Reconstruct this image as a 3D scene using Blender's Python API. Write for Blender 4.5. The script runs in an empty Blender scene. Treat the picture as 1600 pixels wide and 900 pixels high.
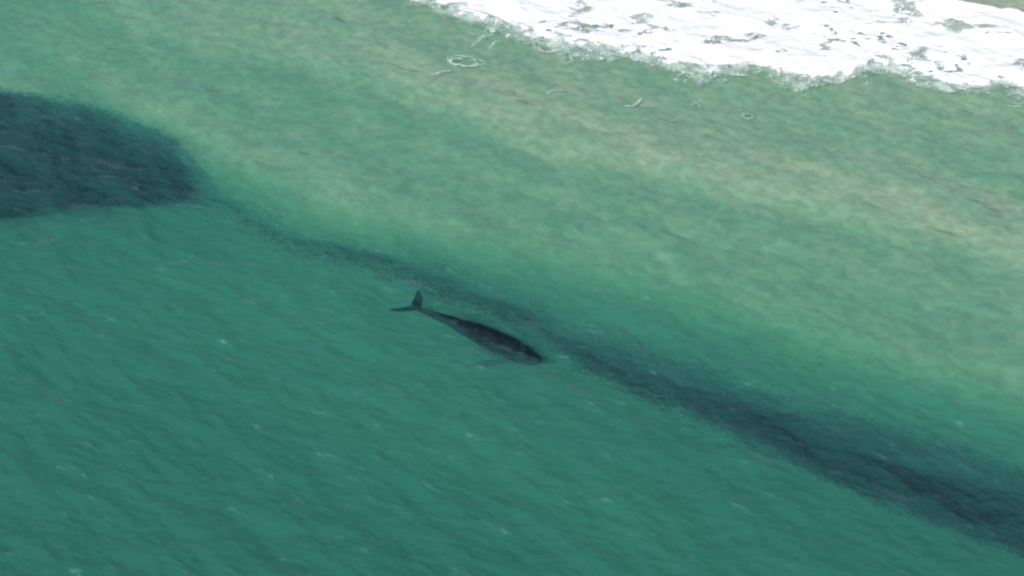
import bpy, bmesh, math, random
import numpy as np
from mathutils import Vector

random.seed(7)
rng = np.random.default_rng(7)
S = bpy.context.scene
COL = S.collection

# ------------------------------------------------------------------ camera
CAM_H = 70.0
PITCH = math.radians(38.0)          # below the horizontal
HFOV = math.radians(36.0)
cam_data = bpy.data.cameras.new("camera")
cam = bpy.data.objects.new("camera", cam_data)
COL.objects.link(cam)
cam.location = (0, 0, CAM_H)
cam.rotation_euler = (math.radians(90) - PITCH, 0, 0)
cam_data.sensor_width = 36.0
cam_data.lens = 18.0 / math.tan(HFOV / 2)
cam_data.clip_start = 0.5
cam_data.clip_end = 20000
S.camera = cam

# ------------------------------------------------------------------ sky and sun
SUN_EL = math.radians(36)
SUN_AZ = math.radians(203)          # compass style, clockwise from +Y: behind the camera, to its left
world = bpy.data.worlds.new("World")
S.world = world
world.use_nodes = True
wn = world.node_tree.nodes
sky = wn.new("ShaderNodeTexSky")
sky.sky_type = 'NISHITA'
sky.sun_disc = False
sky.sun_elevation = SUN_EL
sky.sun_rotation = SUN_AZ
sky.altitude = 50
sky.dust_density = 0.1
sky.ozone_density = 4.0
wn["Background"].inputs["Strength"].default_value = 0.075
world.node_tree.links.new(sky.outputs[0], wn["Background"].inputs["Color"])

sun_data = bpy.data.lights.new("sun", 'SUN')
sun_data.energy = 5.0
sun_data.angle = math.radians(0.5)
sun_data.color = (1.0, 0.96, 0.9)
sun = bpy.data.objects.new("sun", sun_data)
COL.objects.link(sun)
sun_dir = Vector((math.sin(SUN_AZ) * math.cos(SUN_EL), math.cos(SUN_AZ) * math.cos(SUN_EL), math.sin(SUN_EL)))
sun.rotation_euler = sun_dir.to_track_quat('Z', 'Y').to_euler()

S.view_settings.view_transform = 'Standard'
S.view_settings.look = 'None'
S.view_settings.exposure = 0.1
S.view_settings.gamma = 1.0
S.cycles.volume_bounces = 5
S.cycles.max_bounces = 10
S.cycles.transparent_max_bounces = 16
S.cycles.use_denoising = True
S.cycles.filter_width = 2.2
S.cycles.caustics_reflective = False
S.cycles.caustics_refractive = False

# ------------------------------------------------------------------ where things stand
FPX = 800.0 / math.tan(HFOV / 2)
cp, sp = math.cos(PITCH), math.sin(PITCH)

def ground(px, py, z=0.0):
    """World point at height z that lies in the direction measured on the 1600 x 900 photograph."""
    u, v = (px - 800.0) / FPX, (450.0 - py) / FPX
    d = np.array([u, cp + v * sp, -sp + v * cp])
    t = (z - CAM_H) / d[2]
    return np.array([d[0] * t, d[1] * t, z])

def measure(P):
    """Inverse of ground(): photograph coordinates of world points (n x 3)."""
    x, y, z = P[:, 0], P[:, 1], P[:, 2] - CAM_H
    depth = y * cp - z * sp
    up = y * sp + z * cp
    return 800 + FPX * x / depth, 450 - FPX * up / depth

# ------------------------------------------------------------------ value noise for shaping meshes
def vnoise(x, y, seed=0):
    r = np.random.default_rng(1000 + seed)
    T = r.random((256, 256))
    xi, yi = np.floor(x).astype(int), np.floor(y).astype(int)
    fx, fy = x - xi, y - yi
    fx = fx * fx * fx * (fx * (fx * 6 - 15) + 10)
    fy = fy * fy * fy * (fy * (fy * 6 - 15) + 10)
    a, b = T[xi & 255, yi & 255], T[(xi + 1) & 255, yi & 255]
    c, d = T[xi & 255, (yi + 1) & 255], T[(xi + 1) & 255, (yi + 1) & 255]
    return (a * (1 - fx) + b * fx) * (1 - fy) + (c * (1 - fx) + d * fx) * fy

def fbm(x, y, seed=0, octaves=4, gain=0.5):
    s, a, n = 0.0, 1.0, 0.0
    for k in range(octaves):
        s = s + a * vnoise(x * 2 ** k + 17.3 * k, y * 2 ** k - 9.1 * k, seed + k)
        n += a
        a *= gain
    return s / n

def smooth(e0, e1, x):
    t = np.clip((x - e0) / (e1 - e0), 0, 1)
    return t * t * (3 - 2 * t)

# ------------------------------------------------------------------ helpers
def link_mesh(name, verts, faces, mat=None, parent=None, smooth_shade=True):
    me = bpy.data.meshes.new(name)
    me.from_pydata([tuple(v) for v in verts] if not isinstance(verts, list) else verts, [], faces)
    if mat:
        me.materials.append(mat)
    if smooth_shade:
        me.polygons.foreach_set("use_smooth", np.ones(len(me.polygons), dtype=bool))
    me.update()
    o = bpy.data.objects.new(name, me)
    COL.objects.link(o)
    if parent:
        o.parent = parent
    return o

def array_mesh(name, V, F, mat):
    """Fast mesh from numpy arrays; F is m x k."""
    me = bpy.data.meshes.new(name)
    V = np.asarray(V, dtype=np.float32)
    F = np.asarray(F, dtype=np.int32)
    m, k = F.shape
    me.vertices.add(len(V))
    me.vertices.foreach_set("co", V.ravel())
    me.loops.add(m * k)
    me.loops.foreach_set("vertex_index", F.ravel())
    me.polygons.add(m)
    me.polygons.foreach_set("loop_start", np.arange(m, dtype=np.int32) * k)
    me.polygons.foreach_set("loop_total", np.full(m, k, dtype=np.int32))
    me.polygons.foreach_set("use_smooth", np.ones(m, dtype=bool))
    me.materials.append(mat)
    me.update(calc_edges=True)
    me.validate()
    o = bpy.data.objects.new(name, me)
    COL.objects.link(o)
    return o

def tag(o, label=None, cat=None, group=None, kind=None):
    for k, v in (("label", label), ("category", cat), ("group", group), ("kind", kind)):
        if v:
            o[k] = v
    return o

def new_mat(name):
    m = bpy.data.materials.new(name)
    m.use_nodes = True
    nt = m.node_tree
    nt.nodes.clear()
    out = nt.nodes.new("ShaderNodeOutputMaterial")
    return m, nt, out

def N(nt, typ, **kw):
    n = nt.nodes.new(typ)
    for k, v in kw.items():
        if k.startswith("_"):
            setattr(n, k[1:], v)
        else:
            n.inputs[k.replace("__", " ")].default_value = v
    return n

CREST = math.radians(-36)           # heading of the wave crests on the ground, parallel to the shore
cd = np.array([math.cos(CREST), math.sin(CREST)])     # along the crests
nd = np.array([-cd[1], cd[0]])                         # towards the beach

# ------------------------------------------------------------------ materials
def water_material():
    m, nt, out = new_mat("sea_water")
    L = nt.links.new
    geo = N(nt, "ShaderNodeNewGeometry")
    # fine ripples, drawn out along the crests
    def ripple(scale, stretch, rot, detail, rough=0.55):
        mp = N(nt, "ShaderNodeMapping")
        mp.inputs["Scale"].default_value = (scale / stretch, scale, scale)
        tn = N(nt, "ShaderNodeMapping")
        tn.inputs["Rotation"].default_value = (0, 0, rot)
        L(geo.outputs["Position"], tn.inputs["Vector"])
        L(tn.outputs[0], mp.inputs["Vector"])
        tx = N(nt, "ShaderNodeTexNoise", Scale=1.0, Detail=detail, Roughness=rough)
        L(mp.outputs[0], tx.inputs["Vector"])
        return tx.outputs["Fac"]
    a = ripple(0.42, 2.2, -CREST + 0.1, 1.6)
    b = ripple(1.5, 1.7, -CREST - 0.2, 1.6)
    big = ripple(0.06, 1.5, -CREST, 2.0)
    b1 = N(nt, "ShaderNodeBump", Strength=1.0, Distance=0.7)
    L(a, b1.inputs["Height"])
    # patches where the wind roughens the surface more
    mr = N(nt, "ShaderNodeMapRange")
    mr.inputs["From Min"].default_value = 0.35
    mr.inputs["From Max"].default_value = 0.65
    mr.inputs["To Min"].default_value = 0.05
    mr.inputs["To Max"].default_value = 0.13
    L(big, mr.inputs["Value"])
    b2 = N(nt, "ShaderNodeBump", Strength=1.0)
    L(b, b2.inputs["Height"])
    L(mr.outputs[0], b2.inputs["Distance"])
    L(b1.outputs[0], b2.inputs["Normal"])
    fres = N(nt, "ShaderNodeFresnel", IOR=1.333)
    L(b2.outputs[0], fres.inputs["Normal"])
    front = N(nt, "ShaderNodeMath", _operation='SUBTRACT')
    front.inputs[0].default_value = 1.0
    L(geo.outputs["Backfacing"], front.inputs[1])
    fac = N(nt, "ShaderNodeMath", _operation='MULTIPLY')
    L(fres.outputs[0], fac.inputs[0])
    L(front.outputs[0], fac.inputs[1])
    gl = N(nt, "ShaderNodeBsdfGlossy", Roughness=0.18)
    L(b2.outputs[0], gl.inputs["Normal"])
    tr = N(nt, "ShaderNodeBsdfTransparent")
    mix = N(nt, "ShaderNodeMixShader")
    L(fac.outputs[0], mix.inputs[0])
    # silt and fine bubbles stirred into the top few centimetres
    silt = N(nt, "ShaderNodeBsdfDiffuse")
    # the silt lies on the steeper, finer relief as well
    b3 = N(nt, "ShaderNodeBump", Strength=1.0, Distance=2.0)
    L(a, b3.inputs["Height"])
    b4 = N(nt, "ShaderNodeBump", Strength=1.0, Distance=0.45)
    L(b, b4.inputs["Height"])
    L(b3.outputs[0], b4.inputs["Normal"])
    L(b4.outputs[0], silt.inputs["Normal"])
    sm = N(nt, "ShaderNodeMath", _operation='MULTIPLY')
    L(front.outputs[0], sm.inputs[0])
    # sky highlights on the crests, painted into the colour as faint pale threads
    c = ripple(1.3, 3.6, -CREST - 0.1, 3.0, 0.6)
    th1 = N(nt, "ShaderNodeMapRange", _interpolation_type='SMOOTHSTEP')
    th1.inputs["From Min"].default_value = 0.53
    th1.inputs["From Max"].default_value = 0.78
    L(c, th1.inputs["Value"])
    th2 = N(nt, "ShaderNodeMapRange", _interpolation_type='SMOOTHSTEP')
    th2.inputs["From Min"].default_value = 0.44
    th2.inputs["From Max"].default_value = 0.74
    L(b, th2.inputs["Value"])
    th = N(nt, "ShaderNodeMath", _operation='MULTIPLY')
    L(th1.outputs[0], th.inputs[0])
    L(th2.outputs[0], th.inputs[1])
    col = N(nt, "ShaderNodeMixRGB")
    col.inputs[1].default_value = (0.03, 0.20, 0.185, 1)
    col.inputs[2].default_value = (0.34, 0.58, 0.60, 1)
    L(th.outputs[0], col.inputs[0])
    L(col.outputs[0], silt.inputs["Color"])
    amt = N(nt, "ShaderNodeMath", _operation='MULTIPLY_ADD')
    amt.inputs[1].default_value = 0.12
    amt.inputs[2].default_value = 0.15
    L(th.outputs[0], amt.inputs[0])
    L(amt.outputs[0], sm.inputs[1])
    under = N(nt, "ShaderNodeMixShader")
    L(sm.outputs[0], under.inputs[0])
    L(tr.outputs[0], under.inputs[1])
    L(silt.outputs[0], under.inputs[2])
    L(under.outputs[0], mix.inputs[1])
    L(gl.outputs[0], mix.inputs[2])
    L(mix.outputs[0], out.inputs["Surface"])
    # turbid coastal water
    k = WATER
    sc = N(nt, "ShaderNodeVolumeScatter", Density=1.0, Anisotropy=0.0)
    sc.inputs["Color"].default_value = (*k["scatter"], 1)
    ab = N(nt, "ShaderNodeVolumeAbsorption", Density=3.0)
    ab.inputs["Color"].default_value = (*[1 - c / 3.0 for c in k["absorb"]], 1)
    add = N(nt, "ShaderNodeAddShader")
    L(sc.outputs[0], add.inputs[0])
    L(ab.outputs[0], add.inputs[1])
    L(add.outputs[0], out.inputs["Volume"])
    m.cycles.homogeneous_volume = True
    return m

WATER = dict(scatter=(0.045, 0.117, 0.118), absorb=(0.30, 0.125, 0.185))

def sand_material():
    m, nt, out = new_mat("sea_bed_sand")
    L = nt.links.new
    geo = N(nt, "ShaderNodeNewGeometry")
    mp = N(nt, "ShaderNodeMapping")
    mp.inputs["Scale"].default_value = (0.75, 0.95, 0.95)
    tn = N(nt, "ShaderNodeMapping")
    tn.inputs["Rotation"].default_value = (0, 0, -CREST)
    L(geo.outputs["Position"], tn.inputs["Vector"])
    L(tn.outputs[0], mp.inputs["Vector"])
    n1 = N(nt, "ShaderNodeTexNoise", Scale=1.3, Detail=4.0, Roughness=0.5, Distortion=0.5)
    L(mp.outputs[0], n1.inputs["Vector"])
    n2 = N(nt, "ShaderNodeTexNoise", Scale=0.12, Detail=3.0)
    L(geo.outputs["Position"], n2.inputs["Vector"])
    mul = N(nt, "ShaderNodeMath", _operation='MULTIPLY_ADD')
    L(n2.outputs["Fac"], mul.inputs[0])
    mul.inputs[1].default_value = 0.15
    half = N(nt, "ShaderNodeMath", _operation='MULTIPLY')
    half.inputs[1].default_value = 0.85
    L(n1.outputs["Fac"], half.inputs[0])
    L(half.outputs[0], mul.inputs[2])
    cr = N(nt, "ShaderNodeValToRGB")  # mottled sand tone; the mottling also paints in the dapple of caustic light
    cr.color_ramp.elements[0].position = 0.38
    cr.color_ramp.elements[0].color = (0.40, 0.40, 0.265, 1)
    cr.color_ramp.elements[1].position = 0.64
    cr.color_ramp.elements[1].color = (0.57, 0.57, 0.39, 1)
    L(mul.outputs[0], cr.inputs[0])
    bs = N(nt, "ShaderNodeBsdfPrincipled", Roughness=0.85)
    L(cr.outputs[0], bs.inputs["Base Color"])
    bp = N(nt, "ShaderNodeBump", Strength=0.4, Distance=0.1)
    L(n1.outputs["Fac"], bp.inputs["Height"])
    L(bp.outputs[0], bs.inputs["Normal"])
    L(bs.outputs[0], out.inputs["Surface"])
    return m

def foam_material():
    m, nt, out = new_mat("sea_foam")
    L = nt.links.new
    at = N(nt, "ShaderNodeAttribute", _attribute_name="cover")
    geo = N(nt, "ShaderNodeNewGeometry")
    nz = N(nt, "ShaderNodeTexNoise", Scale=5.0, Detail=5.0, Roughness=0.65)
    L(geo.outputs["Position"], nz.inputs["Vector"])
    s = N(nt, "ShaderNodeMath", _operation='MULTIPLY_ADD')   # cover + (noise-0.5)*0.3
    L(nz.outputs["Fac"], s.inputs[0])
    s.inputs[1].default_value = 0.3
    L(at.outputs["Fac"], s.inputs[2])
    mr = N(nt, "ShaderNodeMapRange", _interpolation_type='SMOOTHSTEP')
    mr.inputs["From Min"].default_value = 0.25
    mr.inputs["From Max"].default_value = 1.0
    L(s.outputs[0], mr.inputs["Value"])
    cr = N(nt, "ShaderNodeMixRGB")
    cr.inputs[1].default_value = (0.62, 0.80, 0.76, 1)
    cr.inputs[2].default_value = (0.93, 0.93, 0.93, 1)
    L(mr.outputs[0], cr.inputs[0])
    df = N(nt, "ShaderNodeBsdfDiffuse")
    L(cr.outputs[0], df.inputs["Color"])
    bp = N(nt, "ShaderNodeBump", Strength=0.5, Distance=0.1)
    L(nz.outputs["Fac"], bp.inputs["Height"])
    L(bp.outputs[0], df.inputs["Normal"])
    tr = N(nt, "ShaderNodeBsdfTransparent")
    mix = N(nt, "ShaderNodeMixShader")
    L(mr.outputs[0], mix.inputs[0])
    L(tr.outputs[0], mix.inputs[1])
    L(df.outputs[0], mix.inputs[2])
    L(mix.outputs[0], out.inputs["Surface"])
    return m

def skin_material(name, dark, light, rough=0.35, scale=1.5, bump=0.05, ior=1.2):
    m, nt, out = new_mat(name)
    L = nt.links.new
    tc = N(nt, "ShaderNodeTexCoord")
    nz = N(nt, "ShaderNodeTexNoise", Scale=scale, Detail=6.0, Roughness=0.65)
    L(tc.outputs["Object"], nz.inputs["Vector"])
    cr = N(nt, "ShaderNodeValToRGB")
    cr.color_ramp.elements[0].position = 0.35
    cr.color_ramp.elements[0].color = (*dark, 1)
    cr.color_ramp.elements[1].position = 0.75
    cr.color_ramp.elements[1].color = (*light, 1)
    L(nz.outputs["Fac"], cr.inputs[0])
    bs = N(nt, "ShaderNodeBsdfPrincipled", Roughness=rough, IOR=ior)
    L(cr.outputs[0], bs.inputs["Base Color"])
    bp = N(nt, "ShaderNodeBump", Strength=0.7, Distance=bump)
    L(nz.outputs["Fac"], bp.inputs["Height"])
    L(bp.outputs[0], bs.inputs["Normal"])
    L(bs.outputs[0], out.inputs["Surface"])
    return m

M_water = water_material()
M_sand = sand_material()
M_foam = foam_material()
M_skin = skin_material("whale_skin", (0.004, 0.012, 0.017), (0.008, 0.021, 0.029), 0.6)
M_callus = skin_material("whale_callus", (0.10, 0.11, 0.10), (0.2, 0.2, 0.18), 0.7, 6.0)
M_fish = skin_material("fish_back", (0.003, 0.006, 0.012), (0.006, 0.012, 0.022), 0.6, 3.0)

# ------------------------------------------------------------------ graded grid: fine in view, stretching out to the horizon
def axis(lo, hi, step, far, grow=1.25):
    core = list(np.arange(lo, hi + 1e-6, step))
    d, a = step, core[-1]
    up = []
    while a < far:
        d *= grow
        a += d
        up.append(a)
    d, a = step, core[0]
    dn = []
    while a > -far:
        d *= grow
        a -= d
        dn.append(a)
    return np.array(dn[::-1] + core + up)

def grid_faces(nx, ny):
    i, j = np.meshgrid(np.arange(nx - 1), np.arange(ny - 1), indexing='ij')
    a = (i * ny + j).ravel()
    return np.stack([a, a + ny, a + ny + 1, a + 1], axis=1)

# ------------------------------------------------------------------ sea bed: bar, trough and deep water, from soundings
SOUND = [  # photograph x, y, depth in metres
    (-300, 0, 3.2), (0, 20, 2.4), (150, 60, 2.1), (300, 10, 1.5), (480, 50, 1.3), (650, 85, 1.1), (760, 130, 1.0), (880, 180, 1.0),
    (1000, 200, 1.0), (1100, 230, 1.0), (1250, 265, 0.95), (1400, 300, 0.95), (1600, 350, 1.0), (1900, 430, 1.0),
    (600, 0, 1.3), (700, 60, 1.3), (900, 120, 1.2), (1100, 165, 1.3), (1300, 190, 1.4), (1500, 230, 1.45), (1700, 250, 1.4), (1900, 300, 1.4),
    (800, 0, 1.2), (1000, 40, 1.0), (1300, 80, 1.0), (1600, 130, 1.1),
    (1500, 5, 0.35), (1600, 20, 0.3), (1300, -60, 0.15), (900, -80, 0.2), (1800, 60, 0.3), (500, -60, 1.2),
    (0, 90, 2.2), (250, 130, 1.9), (400, 200, 1.9), (550, 260, 2.0), (700, 300, 2.3), (450, 110, 2.1), (650, 190, 2.2),
    (900, 275, 2.0), (1100, 315, 2.0), (1300, 352, 2.0), (1500, 400, 2.0), (720, 215, 2.0), (520, 135, 2.1),
    (850, 320, 2.3), (1000, 330, 2.2), (1200, 400, 2.3), (1400, 480, 2.4), (1600, 520, 2.2), (1900, 600, 2.4),
    (700, 400, 3.4), (900, 450, 3.4), (1100, 530, 3.5), (1300, 590, 3.5), (1500, 640, 3.5), (1700, 700, 3.6),
    (500, 420, 3.7), (300, 360, 4.2), (0, 350, 5.5), (700, 560, 4.2), (950, 680, 4.7), (1200, 780, 5.4), (500, 520, 4.6), (1500, 880, 7),
    (0, 170, 4.2), (150, 190, 4.2), (0, 250, 7), (200, 260, 6), (700, 450, 4.6), (900, 550, 5), (1100, 620, 5.5), (1300, 700, 6), (1500, 780, 7), (1650, 830, 8),
    (0, 500, 7), (300, 600, 7.5), (600, 750, 8.5), (900, 880, 10), (0, 900, 13), (400, 1000, 14), (1300, 1100, 14), (-400, 500, 13),
]
SP = np.array([ground(x, y)[:2] for x, y, d in SOUND])
SD = np.array([d * 0.60 if d < 3.3 else d for x, y, d in SOUND])

def sea_depth(X, Y):
    shp = X.shape
    x, y = X.ravel(), Y.ravel()
    num = np.zeros(len(x)); den = np.zeros(len(x))
    for (px, py), d in zip(SP, SD):
        dx, dy = x - px, y - py
        al = dx * cd[0] + dy * cd[1]
        ac = dx * nd[0] + dy * nd[1]
        w = 1.0 / ((al / 2.2) ** 2 + ac ** 2 + 2.0) ** 2
        num += w * d; den += w
    near = (num / den).reshape(shp)
    # far away: plain slope, deep offshore and a beach inland
    c = X * nd[0] + Y * nd[1]
    top = ground(1300, -60)[:2] @ nd
    far = np.clip((top - c) * 0.12, -6, 14)
    r = np.sqrt(((X - 0) / 90) ** 2 + ((Y - 95) / 75) ** 2)
    w = smooth(0.8, 1.4, r)
    d = near * (1 - w) + far * w
    return d + (fbm(X * 0.25, Y * 0.25, 3) - 0.5) * 0.2 + (fbm(X * 1.1, Y * 1.1, 9) - 0.5) * 0.18

xs = axis(-75, 75, 0.5, 4000)
ys = axis(50, 175, 0.5, 4000)
X, Y = np.meshgrid(xs, ys, indexing='ij')
D = sea_depth(X, Y)
V = np.stack([X.ravel(), Y.ravel(), -D.ravel()], axis=1)
seabed = array_mesh("sea_bed", V, grid_faces(len(xs), len(ys)), M_sand)
tag(seabed, kind="structure", label="pale sandy sea bed showing yellowish through the shallow water")

# ------------------------------------------------------------------ water: one closed body with a wavy top
WX = axis(-62, 62, 0.24, 3500)
WY = axis(58, 162, 0.24, 3500)

waves = []
wr = np.random.default_rng(5)
for k in range(70):
    lam = math.exp(wr.uniform(math.log(0.9), math.log(7.0)))
    th = math.atan2(nd[1], nd[0]) + wr.normal(0, 0.42)
    amp = 0.0050 * lam * wr.uniform(0.5, 1.3)
    if lam > 3: amp *= 0.8
    waves.append((2 * math.pi / lam * math.cos(th), 2 * math.pi / lam * math.sin(th), amp, wr.uniform(0, 6.28)))

def wave_height(X, Y):
    Z = np.zeros(X.shape)
    # slow modulation gives short crests in groups
    wx = (fbm(X * 0.12, Y * 0.12, 21) - 0.5) * 5
    wy = (fbm(X * 0.12, Y * 0.12, 31) - 0.5) * 5
    for kx, ky, a, ph in waves:
        Z += a * np.sin(kx * (X + wx) + ky * (Y + wy) + ph)
    Z *= 0.55 + 0.9 * fbm(X * 0.08, Y * 0.08, 41)
    inner = (1 - smooth(52, 61, np.abs(X))) * smooth(59, 66, Y) * (1 - smooth(150, 160, Y))
    return Z * inner

EDGE = [(560, -60), (620, -30), (665, 2), (700, 18), (740, 28), (790, 45), (830, 62), (880, 78), (940, 82), (1000, 92), (1050, 108), (1090, 120),
        (1140, 116), (1180, 110), (1210, 122), (1250, 132), (1300, 128), (1335, 118), (1370, 110), (1420, 125), (1470, 135), (1520, 140), (1570, 138), (1620, 150), (1750, 175), (1900, 200)]
ex, ey = np.array(EDGE).T

open_water = wave_height
def wave_height(X, Y):
    """Ripples, flattened where thick foam lies on the water."""
    x, y = np.asarray(X, float).ravel(), np.asarray(Y, float).ravel()
    qx, qy = measure(np.stack([x, y, np.zeros(len(x))], axis=1))
    calm = smooth(-5, 35, np.interp(qx, ex, ey) - qy) * (y > 100)
    return open_water(X, Y) * (1 - 0.8 * calm.reshape(np.shape(X)))

X, Y = np.meshgrid(WX, WY, indexing='ij')
Z = wave_height(X, Y)
nx, ny = len(WX), len(WY)
V = np.stack([X.ravel(), Y.ravel(), Z.ravel()], axis=1)
F = grid_faces(nx, ny)
FLOOR = -25.0
ring = [i * ny for i in range(nx)] + [(nx - 1) * ny + j for j in range(1, ny)] + [i * ny + ny - 1 for i in range(nx - 2, -1, -1)] + [j for j in range(ny - 2, 0, -1)]
rv = V[ring].copy(); rv[:, 2] = FLOOR
base = len(V)
cidx = base + len(ring)
V = np.concatenate([V, rv, [[0, 0, FLOOR]]])
n = len(ring)
walls = [[ring[(i + 1) % n], ring[i], base + i, base + (i + 1) % n] for i in range(n)]
fan = [[base + (i + 1) % n, base + i, cidx, cidx] for i in range(n)]
me = bpy.data.meshes.new("sea_water")
me.from_pydata(V.tolist(), [], F.tolist() + walls + [[a, b, c] for a, b, c, _ in fan])
me.polygons.foreach_set("use_smooth", np.concatenate([np.ones(len(F), bool), np.zeros(2 * n, bool)]))
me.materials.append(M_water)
me.update()
water = bpy.data.objects.new("sea_water", me)
COL.objects.link(water)
tag(water, kind="structure", label="rippled blue green sea water growing paler towards the beach")

# ------------------------------------------------------------------ surf foam
BACK = [(560, -120), (1200, -40), (1400, -12), (1490, 3), (1540, 10), (1580, 14), (1620, 28), (1750, 60), (1900, 90)]
bx_, by_ = np.array(BACK).T

corners = [ground(540, -70), ground(1700, -70), ground(1700, 260), ground(640, 260)]
FX = np.arange(-20, 66, 0.09)
FY = np.arange(112, 172, 0.12)
X, Y = np.meshgrid(FX, FY, indexing='ij')
P = np.stack([X.ravel(), Y.ravel(), np.zeros(X.size)], axis=1)
px, py = measure(P)
px = px.reshape(X.shape); py = py.reshape(X.shape)
jit = (fbm(X * 0.45, Y * 0.45, 51) - 0.5) * 26 + (fbm(X * 1.6, Y * 1.6, 55) - 0.5) * 14
dist = (np.interp(px, ex, ey) - py) + jit                 # photograph rows above the seaward edge
back = (py - np.interp(px, bx_, by_)) + (fbm(X * 0.9, Y * 0.9, 57) - 0.5) * 8
# lace: thin walls between bubbles
def lace(X, Y, f, seed, warp=1.2):
    wx = (fbm(X * f * 0.7, Y * f * 0.7, seed) - 0.5) * warp * 2
    wy = (fbm(X * f * 0.7, Y * f * 0.7, seed + 7) - 0.5) * warp * 2
    n = fbm(X * f + wx, Y * f + wy, seed + 13, 2)
    return 1 - np.abs(n - 0.5) * 2
l1 = lace(X, Y, 0.9, 61)
l2 = lace(X, Y, 1.7, 71)
lines = np.maximum(smooth(0.93, 0.99, l1), smooth(0.94, 0.995, l2) * 0.8)
solid = smooth(-3, 16, dist) * (1 - 0.45 * (1 - lines) * (1 - smooth(6, 26, dist)) * smooth(0.45, 0.6, fbm(X * 0.5, Y * 0.5, 77)))
fringe = smooth(-16, -4, dist) * (1 - solid)
gaps = smooth(0.56, 0.74, fbm(X * 0.33 * 1.0, Y * 0.5, 81, 4)) * smooth(12, 30, dist)
gaps *= 0.62
small = smooth(0.62, 0.76, fbm(X * 1.2, Y * 1.8, 91, 3)) * 0.7 * smooth(0.48, 0.66, fbm(X * 0.16, Y * 0.22, 92, 3))
cover = solid * (1 - gaps * (1 - lines * 0.8)) * (1 - small)
cover = np.maximum(cover, fringe * lines * 0.75)
halo = 0.42 * smooth(-20, 3, dist) * (0.5 + 0.9 * fbm(X * 0.8, Y * 0.8, 93, 3))
cover = np.maximum(cover, np.minimum(halo, 0.5))
cover *= smooth(0, 5, back)
cover = np.clip(cover, 0, 1)
height = wave_height(X, Y) + 0.03 + cover * (0.06 + 0.26 * fbm(X * 0.6, Y * 0.7, 95, 4) * smooth(2, 20, dist)) + 0.30 * smooth(0, 10, dist) * fbm(X * 0.2, Y * 0.3, 98, 2)
keep_v = cover > 0.02
F = grid_faces(len(FX), len(FY))
kf = keep_v.ravel()[F].any(axis=1)
F = F[kf]
used = np.unique(F)
remap = np.full(X.size, -1); remap[used] = np.arange(len(used))
V = np.stack([X.ravel(), Y.ravel(), height.ravel()], axis=1)[used]
foam = array_mesh("sea_foam", V, remap[F], M_foam)
att = foam.data.attributes.new("cover", 'FLOAT', 'POINT')
att.data.foreach_set("value", cover.ravel()[used].astype(np.float32))
tag(foam, "thick white surf foam spread along the beach in the upper right corner", "foam", kind="stuff")

# ------------------------------------------------------------------ separate foam curls and flecks off the surf edge
def foam_patch(strokes, label, width=0.10, seed=0):
    """Low ribbons of bubbles along strokes given in photograph coordinates."""
    r = np.random.default_rng(seed)
    V, F, C = [], [], []
    pts_all = [np.array([ground(x, y) for x, y in st]) for st in strokes]
    origin = np.mean(np.concatenate(pts_all), axis=0)
    origin[2] = 0
    for p in pts_all:
        # resample with a Catmull-Rom curve
        q = []
        pp = np.vstack([2 * p[0] - p[1], p, 2 * p[-1] - p[-2]])
        for i in range(1, len(pp) - 2):
            for t in np.linspace(0, 1, 9, endpoint=False):
                a, b, c, d = pp[i - 1:i + 3]
                q.append(0.5 * ((2 * b) + (-a + c) * t + (2 * a - 5 * b + 4 * c - d) * t ** 2 + (-a + 3 * b - 3 * c + d) * t ** 3))
        q.append(p[-1])
        q = np.array(q)
        q[:, :2] += r.normal(0, 0.035, (len(q), 2))
        z = wave_height(q[:, 0], q[:, 1])
        t = np.gradient(q[:, :2], axis=0)
        t /= np.linalg.norm(t, axis=1)[:, None] + 1e-9
        nrm = np.stack([-t[:, 1], t[:, 0]], axis=1)
        s = np.linspace(0, 1, len(q))
        w = width * (0.5 + 0.9 * vnoise(s * 14 + r.uniform(0, 99), s * 0, 3)) * np.clip(np.minimum(s, 1 - s) * 8 + 0.3, 0, 1)
        b0 = len(V)
        cs = 0.34 + 0.62 * vnoise(s * 20 + r.uniform(0, 99), s * 0 + 0.5, 4)
        prof = [(-1.0, 0.0, 0.0), (-0.45, 0.7, 0.62), (0.45, 0.7, 0.62), (1.0, 0.0, 0.0)]
        for k in range(len(q)):
            for o_, h_, c_ in prof:
                xy = q[k, :2] + nrm[k] * o_ * w[k]
                V.append((xy[0] - origin[0], xy[1] - origin[1], z[k] + 0.012 + h_ * 0.05))
                C.append(c_ * cs[k])
        for k in range(len(q) - 1):
            for m in range(3):
                a = b0 + k * 4 + m
                F.append((a, a + 1, a + 5, a + 4))
    o = link_mesh("foam_patch", V, F, M_foam)
    o.location = tuple(origin)
    at = o.data.attributes.new("cover", 'FLOAT', 'POINT')
    at.data.foreach_set("value", np.array(C, dtype=np.float32))
    return tag(o, label, "foam", "loose foam curls off the surf edge")

def loop(cx, cy, rx, ry, tilt=0, a0=0, a1=360, n=14, seed=0):
    r = random.Random(seed)
    out = []
    for k in range(n + 1):
        a = math.radians(a0 + (a1 - a0) * k / n)
        x, y = rx * math.cos(a) * r.uniform(0.93, 1.07), ry * math.sin(a) * r.uniform(0.93, 1.07)
        c, s = math.cos(tilt), math.sin(tilt)
        out.append((cx + x * c - y * s, cy + x * s + y * c))
    return out

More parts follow.
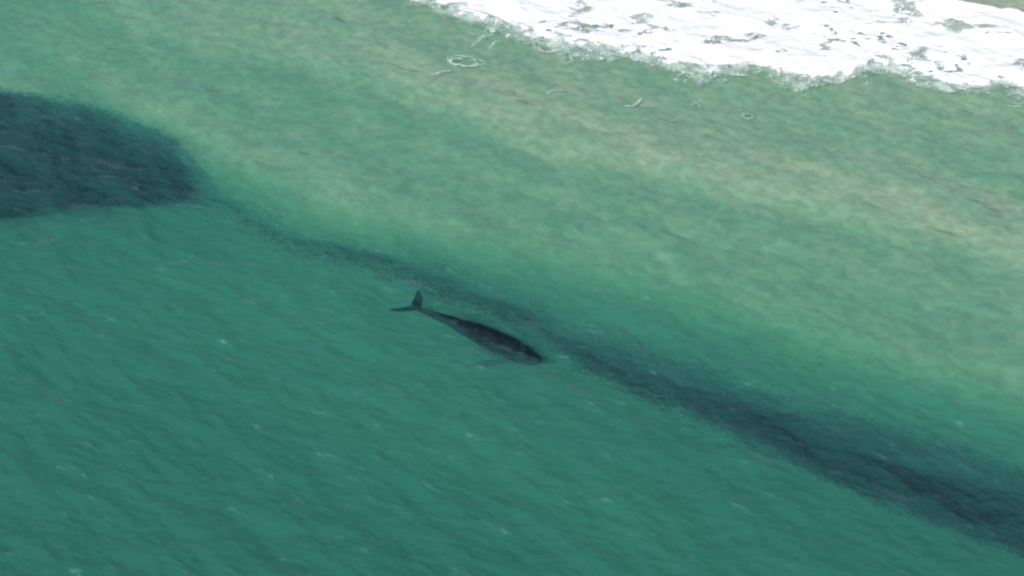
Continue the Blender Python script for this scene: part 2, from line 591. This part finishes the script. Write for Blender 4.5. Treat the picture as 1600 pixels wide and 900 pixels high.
foam_patch([loop(722, 95, 22, 7, 0.05, seed=1), loop(732, 97, 29, 5, 0.0, 20, 250, seed=2), [(700, 98), (712, 92), (728, 96), (742, 92), (762, 97)], [(672, 118), (690, 112), (704, 110)], [(706, 101), (722, 103), (740, 101), (750, 98)]],
           "ring of white foam lying by itself farthest left below the surf", 0.11, 1)
foam_patch([[(735, 70), (746, 64), (754, 56), (762, 42)], [(730, 48), (742, 54), (760, 60)], [(744, 60), (760, 55), (778, 50), (797, 46)], [(764, 74), (772, 68), (780, 64)]],
           "branching thin foam strands just under the surf edge, right above the foam ring", 0.10, 2)
foam_patch([loop(852, 70, 20, 9, 0.1, seed=5), loop(856, 72, 14, 6, 0, 40, 330, seed=6), [(832, 66), (850, 79), (876, 77), (905, 80), (925, 84)]],
           "oval curl of foam hooked on the surf edge below its left half", 0.12, 3)
foam_patch([loop(1018, 93, 20, 6, 0.25, 60, 380, seed=8), [(1022, 108), (1038, 102), (1056, 106)], [(1056, 120), (1072, 112), (1090, 122)], [(1068, 130), (1080, 118), (1086, 110)], [(1078, 118), (1090, 128)]],
           "tangle of foam loops and forks hanging from the middle of the surf edge", 0.11, 4)
foam_patch([[(1203, 112), (1208, 124), (1225, 131), (1250, 134), (1270, 128)], loop(1275, 126, 18, 7, 0, seed=10), loop(1300, 120, 22, 8, 0.1, seed=11), loop(1318, 114, 16, 6, -0.2, seed=12), [(1262, 118), (1280, 112), (1300, 106), (1322, 104), (1340, 108)], [(1240, 130), (1262, 136), (1290, 133)]],
           "wide net of foam loops under the round swell of the surf right of centre", 0.12, 5)
foam_patch([loop(1168, 182, 9, 5, 0, seed=14)], "tiny loop of foam floating alone below the right part of the surf", 0.07, 6)
foam_patch([[(1080, 150), (1090, 153), (1098, 158)], [(1085, 160), (1094, 168), (1112, 173)], [(1078, 166), (1090, 163)]], "faint broken foam crumbs midway between the splash and the tiny loop", 0.07, 7)
foam_patch([[(976, 166), (990, 166), (996, 158), (1004, 152)], [(988, 164), (1002, 156)]], "small forked white splash below the middle of the surf", 0.11, 8)
foam_patch([[(852, 147), (862, 143), (872, 141), (886, 140)]], "short dash of foam above the sandy bar left of the forked splash", 0.09, 9)
foam_patch([[(874, 84), (890, 80), (902, 88), (912, 84)], [(876, 92), (884, 98), (896, 94)], [(888, 78), (894, 96)]], "crumbly foam scraps hanging under the surf between the oval curl and the tangle", 0.08, 10)
foam_patch([[(1580, 160), (1590, 163), (1604, 160)], [(1572, 150), (1590, 146), (1606, 152)], [(1576, 166), (1596, 167)]], "thin foam streaks at the right edge of the picture below the surf", 0.12, 11)

# ------------------------------------------------------------------ whale
def whale():
    root = bpy.data.objects.new("whale", None)
    COL.objects.link(root)
    tail = ground(652, 479); nose = ground(846, 560)
    L = float(np.linalg.norm(nose - tail))
    d = (nose - tail) / L
    ang = math.atan2(d[1], d[0])
    root.location = (tail[0], tail[1], -0.11)
    root.rotation_euler = (0, 0, ang)
    tag(root, "dark whale swimming just under the surface with its back awash and tail flukes spread", "whale")
    # stations: (fraction of length from tail stock to snout, half width, half height, back height z)
    st = [(0.000, 0.13, 0.18, 0.04), (0.06, 0.15, 0.22, 0.09), (0.14, 0.21, 0.28, 0.12), (0.22, 0.31, 0.37, 0.14), (0.30, 0.43, 0.46, 0.17),
          (0.38, 0.62, 0.60, 0.15), (0.48, 0.76, 0.70, 0.19), (0.58, 0.86, 0.77, 0.20), (0.68, 0.88, 0.80, 0.20), (0.76, 0.84, 0.78, 0.19),
          (0.83, 0.76, 0.72, 0.18), (0.89, 0.64, 0.62, 0.16), (0.94, 0.50, 0.48, 0.11), (0.975, 0.32, 0.32, 0.04), (1.0, 0.06, 0.08, -0.10)]
    fr = np.array([s[0] for s in st])
    n_r, n_s = 44, 130
    V, F = [], []
    for i in range(n_s):
        f = 1 - (1 - i / (n_s - 1)) ** 1.0
        w, h, z = (np.interp(f, fr, [s[k] for s in st]) for k in (1, 2, 3))
        bend = 0.38 * math.sin(f * math.pi) - 0.05 * math.sin(2 * math.pi * f)
        for k in range(n_r):
            a = 2 * math.pi * k / n_r
            ca, sa = math.cos(a), math.sin(a)
            # a slightly peaked back towards the tail stock
            yy = w * math.copysign(abs(ca) ** 0.9, ca)
            zz = h * sa
            knob = 0.04 * max(0, sa) ** 6 * (1 + math.sin(f * 70)) * smooth(0.2, 0.35, f) * (1 - smooth(0.48, 0.6, f))
            lump = 0.10 * (float(vnoise(np.array(f * 22), np.array(a * 3.0), 5)) - 0.5) * min(1, w * 2)
            V.append((f * L, yy * 0.9 + bend + lump * ca, z - h * 0.9 + zz * 0.9 + knob + lump * sa))
    for i in range(n_s - 1):
        for k in range(n_r):
            k2 = (k + 1) % n_r
            F.append((i * n_r + k, (i + 1) * n_r + k, (i + 1) * n_r + k2, i * n_r + k2))
    F.append(tuple(range(n_r - 1, -1, -1)))
    F.append(tuple((n_s - 1) * n_r + k for k in range(n_r)))
    # flukes belong to the same continuous body: a swept blade each side, closed with the stock
    body = link_mesh("body", V, F, M_skin, root)
    tex_mod = body.modifiers.new("smooth", 'SUBSURF'); tex_mod.levels = 1; tex_mod.render_levels = 1

    def blade(name, path, thick, z_of, loc):
        """path: list of (lead x, lead y, trail x, trail y) sections from root to tip."""
        V, F = [], []
        m = 10
        for s, (lx, ly, tx, ty) in enumerate(path):
            fr_ = s / (len(path) - 1)
            th = thick * (1 - fr_ * 0.85)
            for k in range(m):
                a = 2 * math.pi * k / m
                u = 0.5 - 0.5 * math.cos(a)
                V.append((lx + (tx - lx) * u, ly + (ty - ly) * u, z_of(fr_) + th * math.sin(a) * (1 - 0.6 * u)))
        for s in range(len(path) - 1):
            for k in range(m):
                k2 = (k + 1) % m
                F.append((s * m + k, s * m + k2, (s + 1) * m + k2, (s + 1) * m + k))
        F.append(tuple(range(m)))
        F.append(tuple((len(path) - 1) * m + k for k in range(m - 1, -1, -1)))
        o = link_mesh(name, V, F, M_skin, root)
        o.location = loc
        md = o.modifiers.new("smooth", 'SUBSURF'); md.levels = 1; md.render_levels = 1
        bm = bmesh.new(); bm.from_mesh(o.data); bmesh.ops.recalc_face_normals(bm, faces=bm.faces); bm.to_mesh(o.data); bm.free()
        return o
    # local frame: +x to the snout, +y = whale's left (towards the beach, up in the picture)
    fl = [(0.40, -0.08, -0.55, -0.08), (0.22, 0.28, -0.66, 0.18), (0.0, 0.68, -0.74, 0.55), (-0.28, 1.05, -0.86, 0.95), (-0.62, 1.36, -1.02, 1.30), (-1.00, 1.62, -1.12, 1.60)]
    blade("tail_fluke", fl, 0.10, lambda t: 0.02 + 0.10 * t, (0, 0, 0.05))
    fr2 = [(0.9 * x - 0.30 * max(0, y), -0.78 * y, 0.9 * x2 - 0.36 * max(0, y2) - 0.10 * min(1, y2), -0.72 * y2) for x, y, x2, y2 in fl]
    blade("tail_fluke", fr2, 0.10, lambda t: 0.0 - 0.30 * t + 0.22 * t * t, (0, 0, 0.03))
    # flippers
    fp = [(0.45, -0.1, -0.30, -0.1), (0.28, 0.30, -0.60, 0.22), (-0.10, 0.62, -0.95, 0.48), (-0.60, 0.88, -1.30, 0.72), (-1.20, 1.05, -1.60, 0.95)]
    blade("flipper", [(x, -y, x2, -y2) for x, y, x2, y2 in fp], 0.09, lambda t: -0.35 * t, (0.66 * L, -0.42, -1.45))
    blade("flipper", fp, 0.09, lambda t: -0.55 * t, (0.66 * L, 0.95, -0.95))
    return root

whale()

# ------------------------------------------------------------------ fish schools darkening the water
def fish_template():
    """One small fish, 1 long, nose at +x: body of diamond sections, forked tail, back fin. Vertices and triangles."""
    V = [(0.5, 0, 0), (0.12, 0, 0.15), (0.12, -0.09, -0.09), (0.12, 0.09, -0.09), (-0.38, 0, 0), (-0.52, 0, 0.16), (-0.52, 0, -0.16)]
    T = [(0, 1, 2), (0, 2, 3), (0, 3, 1), (4, 2, 1), (4, 3, 2), (4, 1, 3), (4, 5, 6)]
    return np.array(V), np.array(T)

def school(name, n_try, region, density, zrange, heading, size, label, seed):
    r = np.random.default_rng(seed)
    A, B, half = region                      # a strip of water from A to B, half its width to each side
    ax = B[:2] - A[:2]
    le = np.linalg.norm(ax)
    ax = ax / le
    s_, c_ = r.uniform(0, le, n_try), r.uniform(-half, half, n_try)
    P = np.stack([A[0] + ax[0] * s_ - ax[1] * c_, A[1] + ax[1] * s_ + ax[0] * c_, np.zeros(n_try)], axis=1)
    P[:, 2] = -(zrange[0] + (zrange[1] - zrange[0]) * r.random(n_try))
    qx, qy = measure(P)
    dn, dz = density(qx, qy, P)
    P[:, 2] -= dz
    qx, qy = measure(P)
    dn, _ = density(qx, qy, P)
    keep = r.random(n_try) < dn
    P = P[keep]
    n = len(P)
    TV, TT = fish_template()
    sc = size * r.uniform(0.7, 1.25, n)
    a = heading + r.normal(0, 0.5, n)
    tilt = r.normal(0, 0.12, n)
    ca, sa = np.cos(a), np.sin(a)
    X = TV[None, :, 0] * sc[:, None]; Yv = TV[None, :, 1] * sc[:, None]; Zv = TV[None, :, 2] * sc[:, None] + X * tilt[:, None]
    W = np.stack([P[:, None, 0] + X * ca[:, None] - Yv * sa[:, None], P[:, None, 1] + X * sa[:, None] + Yv * ca[:, None], P[:, None, 2] + Zv], axis=2)
    F = (TT[None] + (np.arange(n) * len(TV))[:, None, None]).reshape(-1, 3)
    o = array_mesh(name, W.reshape(-1, 3), F, M_fish)
    o.data.polygons.foreach_set("use_smooth", np.zeros(len(o.data.polygons), bool))
    return tag(o, label, "fish school", "schools of small dark fish under the surface", "stuff")

def blob_density(qx, qy, P):
    up = np.interp(qx, [-400, -100, 0, 60, 150, 230, 280, 305, 330], [0, 52, 74, 84, 104, 138, 172, 212, 296])
    lo = np.interp(qx, [-400, 0, 100, 220, 300, 330], [350, 334, 324, 320, 306, 300])
    wob = (fbm(P[:, 0] * 0.25, P[:, 1] * 0.25, 201) - 0.5)
    t_up = (qy - up) + wob * 50
    t_lo = (lo - qy) + wob * 14
    d = smooth(-12, 170, t_up) ** 2.4 * smooth(-8, 8, t_lo) * (1 - smooth(275, 335, qx + wob * 40)) ** 1.5
    return d, 1.9 * (1 - smooth(-10, 110, t_up))

def band_density(qx, qy, P):
    kx = [300, 330, 450, 600, 700, 800, 900, 1000, 1100, 1200, 1300, 1400, 1500, 1600, 1900]
    up = np.interp(qx, kx, [265, 283, 345, 383, 412, 458, 498, 538, 574, 606, 638, 662, 688, 712, 800])
    lo = np.interp(qx, kx, [330, 340, 405, 442, 482, 520, 585, 630, 668, 708, 752, 795, 835, 872, 980])
    amt = np.interp(qx, [300, 420, 600, 800, 950, 1100, 1300, 1600], [0.015, 0.03, 0.045, 0.09, 0.18, 0.36, 0.75, 1.0])
    wob = (fbm(P[:, 0] * 0.3, P[:, 1] * 0.3, 211) - 0.5)
    th = lo - up
    t_up = (qy - up) + wob * 24
    t_lo = (lo - qy) + wob * 26
    d = smooth(-16, 0.55 * th, t_up) ** 1.6 * smooth(-12, 26, t_lo) ** 1.4 * amt
    # ragged tongue that peels off seaward
    return d, 1.5 * (1 - smooth(-10, 0.6 * th, t_up)) + 0.3 * (1 - smooth(0, 0.3 * th, t_lo))

school("fish_school", 400000, (ground(-160, 232), ground(345, 232), 12.5), blob_density, (0.27, 1.7), CREST + 0.25, 0.28,
       "broad dark blue fish school at the left edge with a sharp lower border", 11)
school("fish_school", 1100000, (ground(300, 290), ground(1690, 850), 6.5), band_density, (0.40, 2.6), CREST, 0.27,
       "long dark fish school trailing diagonally past the whale to the lower right corner", 12)
